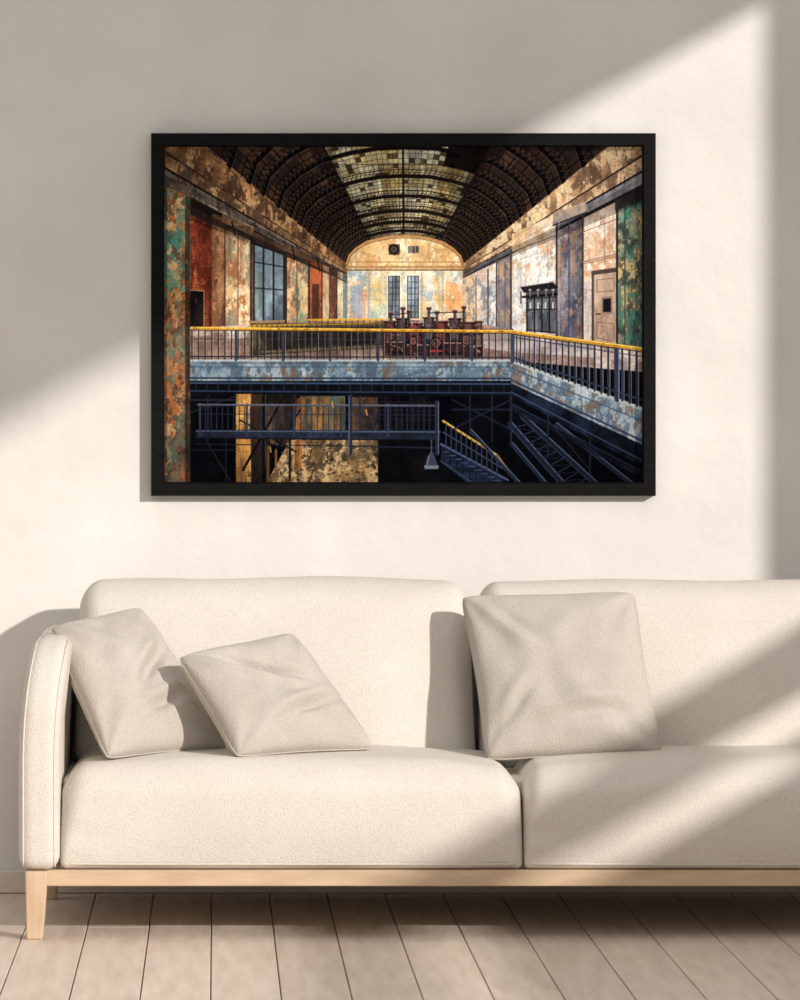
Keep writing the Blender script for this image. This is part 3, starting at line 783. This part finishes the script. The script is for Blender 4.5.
line(437, 402, 437, 454, 3.6, (38, 43, 58)); line(438.5, 402, 438.5, 454, .8, (96, 104, 124)); line(350.5, 396, 350.5, 454, 3.6, (38, 43, 58)); line(349, 396, 349, 454, .7, (104, 108, 124)); line(360, 396, 360, 430, 1.8, (36, 40, 52))
line(196, 444, 350, 446, 1, (28, 31, 41)); line(350, 446, 437, 448, 1.4, (33, 37, 50))
poly([(441, 444), (505, 478), (505, 484), (468, 484), (441, 462)], (36, 43, 62), (19, 22, 33), 3, .6)
line(441, 444, 508, 480, 1.8, (78, 89, 115)); line(441, 461, 474, 484, 1.4, (52, 61, 82))
for k in range(9): line(444+k*6.4, 449+k*3.7, 444+k*6.4, 462+k*3.7, 1.0, (16, 18, 27)); line(443+k*6.4, 452+k*3.6, 449+k*6.4, 452+k*3.6, .8, (74, 84, 108))
line(443, 421, 498, 456, 2.0, (184, 138, 54)); line(443, 420.4, 498, 455.4, .7, (228, 188, 100)); line(443, 432, 502, 468, 1.2, (58, 67, 89)); line(498, 456, 508, 470, 1.6, (146, 108, 56))
for k in range(11):
    x = 446+k*5.1; line(x, 423+k*3.2, x, 447+k*2.85, 1.1, (50, 57, 77))
for (a1, b1, c1_, d1, w_) in ((510, 424, 563, 484, 6.0), (522, 416, 596, 484, 5.0), (512, 444, 546, 484, 2.6), (470, 430, 520, 484, 2.2), (556, 424, 632, 484, 3.0)):
    line(a1, b1, c1_, d1, w_, (27, 32, 46)); line(a1+1, b1-w_*.45, c1_+1, d1-w_*.45, 1.1, (98, 109, 134), .8); line(a1-1, b1+w_*.45, c1_-1, d1+w_*.45, .8, (56, 66, 87), .8)
for k in range(9): line(514+k*7, 428+k*7.6, 527+k*7.4, 424+k*6.8, 1.1, (40, 47, 66)); line(514+k*7, 428+k*7.6, 534+k*7.4, 431+k*6.8, .6, (32, 38, 54))
for (a1, b1, c1_, d1) in ((452, 400, 511, 430), (452, 410, 511, 410), (470, 396, 470, 430), (492, 396, 492, 442), (452, 430, 511, 400)): line(a1, b1, c1_, d1, 1.5, (24, 27, 37), .9); line(a1, b1-.9, c1_, d1-.9, .5, (48, 53, 68), .8)
poly([(512, 404), (645, 474), (645, 480), (512, 411)], (17, 21, 30), (27, 32, 45), 2, .5, alpha=.8); line(512, 404, 645, 473, .9, (50, 59, 80), .8)
line(511, 396, 511, 444, 2.4, (32, 37, 52)); line(548, 416, 548, 456, 1.8, (30, 35, 49)); line(590, 438, 590, 474, 2, (30, 35, 49)); line(548, 420, 590, 470, 1, (34, 39, 54))
poly([(430, 452), (427, 458), (424.5, 467), (438.5, 467), (435, 458), (433, 452)], (58, 62, 75)); poly([(424, 465.5), (439, 465.5), (438, 469), (425, 469)], (108, 112, 118))
line(431.5, 440, 431.5, 453, 1.1, (76, 80, 94)); line(429, 456, 427, 465, .8, (140, 144, 154), .8)
for (x, y) in ((270, 447), (366, 410), (332, 402), (308, 450)): line(x, y, x+1, y+5, 1.4, (190, 146, 76), .8)
# front-left pillar
FP = [(164, 186), (190, 196), (190, 484), (164, 484)]; FPU = [(164, 186), (190, 196), (190, 290), (164, 298)]
poly(FP, (160, 116, 80), (114, 84, 62), 4, .7, c3=(104, 116, 94))
poly(FPU, (104, 134, 108), (172, 144, 98), 4, .7, c3=(76, 108, 94), alpha=.8)
poly([(164, 390), (190, 396), (190, 484), (164, 484)], (116, 92, 72), (66, 52, 45), 2, .7, alpha=.7)
peel(FP, (206, 162, 110), 0, .57, .75); peel(FP, (88, 60, 44), 1, .57, .75); peel(FPU, (72, 128, 110), 2, .55, .7); peel(FP, (186, 104, 58), 3, .60, .7)
peel([(164, 300), (190, 300), (190, 484), (164, 484)], (94, 110, 92), 4, .59, .6)
shade([(185, 194), (190, 196), (190, 484), (185, 484)], .55); shade([(164, 186), (167, 187), (167, 484), (164, 484)], .35)
poly([(164, 176), (192, 188), (192, 198), (164, 186)], (60, 51, 46), (104, 84, 66), 2, .7)
for k in range(420):
    x = random.uniform(192, 345) if random.random() < .5 else random.uniform(465, 642)
    y0_ = L_(x, 164, 200) if x < 400 else rtop(x)+6
    y = random.uniform(y0_, 322)
    if 252 < x < 285 and y > 244: continue
    if 592 < x < 618 and y > 270: continue
    line(x, y, x+random.uniform(-.6, .6), y+random.uniform(0, 4.5), random.uniform(.4, 1.1),
         random.choice([(84, 58, 44), (232, 210, 178), (130, 144, 134), (184, 108, 70), (64, 52, 46)]), .35)
for k in range(30):
    x = random.choice([random.uniform(226, 250), random.uniform(287, 308), random.uniform(512, 555), random.uniform(557, 582), random.uniform(584, 616)])
    y0_ = (L_(x, 164, 204) if x < 400 else rtop(x)+8)
    line(x, y0_, x+random.uniform(-.5, .5), y0_+random.uniform(15, 50), random.uniform(.8, 2), random.choice([(150, 88, 56), (110, 128, 112), (90, 70, 58)]), .32)
# tonal range of the photographic print
GX = gx/S+AX0; GY = gy/S+AY0
def pool(cx, cy, rx, ry, amp): return amp*np.exp(-((GX-cx)/rx)**2-((GY-cy)/ry)**2)
tone = 1+pool(240, 285, 40, 50, .18)+pool(405, 285, 70, 50, .14)+pool(535, 265, 45, 50, .12)+pool(402, 185, 44, 40, .12)+pool(600, 270, 30, 50, .08) \
    - pool(164, 147, 70, 45, .35)-pool(644, 147, 70, 45, .25)-pool(644, 482, 120, 60, .3)-pool(200, 482, 60, 60, .2)-pool(320, 350, 90, 14, .1)
img = np.clip(img*tone[..., None], 0, 1)
img = img*(1-.12)+.12*(img*img*(3-2*img))
lin = np.where(img <= .04045, img/12.92, ((img+.055)/1.055)**2.4)

pa = P(AX0, AY0, -.012); pb = P(AX1, AY1, -.012)
X = np.linspace(pa.x, pb.x, W); Z = np.linspace(pa.z, pb.z, Hh)
co = np.zeros((Hh, W, 3), np.float32); co[..., 0] = X[None, :]; co[..., 1] = -.012; co[..., 2] = Z[:, None]
idx = np.arange(Hh*W).reshape(Hh, W)
q = np.stack([idx[1:, :-1], idx[1:, 1:], idx[:-1, 1:], idx[:-1, :-1]], -1).reshape(-1, 4)
me = bpy.data.meshes.new('art_print')
me.vertices.add(Hh*W); me.vertices.foreach_set('co', co.ravel())
me.loops.add(q.size); me.loops.foreach_set('vertex_index', q.ravel().astype(np.int32))
me.polygons.add(len(q)); me.polygons.foreach_set('loop_start', np.arange(0, q.size, 4, dtype=np.int32))
me.update(calc_edges=True)
ca = me.color_attributes.new('print', 'FLOAT_COLOR', 'POINT')
rgba = np.ones((Hh*W, 4), np.float32); rgba[:, :3] = lin.reshape(-1, 3)
ca.data.foreach_set('color', rgba.ravel())
m, nt, b = newmat('art_print_ink_glow')
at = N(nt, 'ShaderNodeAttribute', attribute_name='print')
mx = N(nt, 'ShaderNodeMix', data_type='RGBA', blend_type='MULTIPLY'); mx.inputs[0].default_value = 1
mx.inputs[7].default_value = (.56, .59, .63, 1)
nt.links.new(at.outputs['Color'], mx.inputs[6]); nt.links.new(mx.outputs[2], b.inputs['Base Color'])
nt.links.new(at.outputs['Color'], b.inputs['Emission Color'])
b.inputs['Emission Strength'].default_value = .48  # print glows with its own colours, evening out sun and shadow across it
b.inputs['Roughness'].default_value = .9; b.inputs['Specular IOR Level'].default_value = 0
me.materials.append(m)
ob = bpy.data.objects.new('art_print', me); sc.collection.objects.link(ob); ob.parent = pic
boxes('backing_board', [(x0+.01, x1-.01, -.010, -.003, z0+.01, z1-.01)], black_m, pic)

# ------------------------------------------------------------ lights
sd = bpy.data.lights.new('sun', 'SUN'); sd.energy = 3.5; sd.angle = math.radians(1.35); sd.color = (1, .955, .9)
so = bpy.data.objects.new('sun', sd); sc.collection.objects.link(so)
so.rotation_euler = Vector((-1, 1.2, -.556)).to_track_quat('-Z', 'Y').to_euler()
so.location = (6, -7, 5)
wd = bpy.data.worlds.new('world'); sc.world = wd; wd.use_nodes = True
nt = wd.node_tree; bg = nt.nodes['Background']; bg.inputs[0].default_value = (1, .965, .93, 1)
tc = N(nt, 'ShaderNodeTexCoord'); vm = N(nt, 'ShaderNodeVectorMath', operation='DOT_PRODUCT')
vm.inputs[1].default_value = Vector((.45, -.35, .82)).normalized()
nt.links.new(tc.outputs['Generated'], vm.inputs[0])
mr = N(nt, 'ShaderNodeMapRange'); mr.inputs['From Min'].default_value = -.6; mr.inputs['From Max'].default_value = 1
mr.inputs['To Min'].default_value = .10; mr.inputs['To Max'].default_value = 1.0
nt.links.new(vm.outputs['Value'], mr.inputs['Value']); nt.links.new(mr.outputs[0], bg.inputs[1])
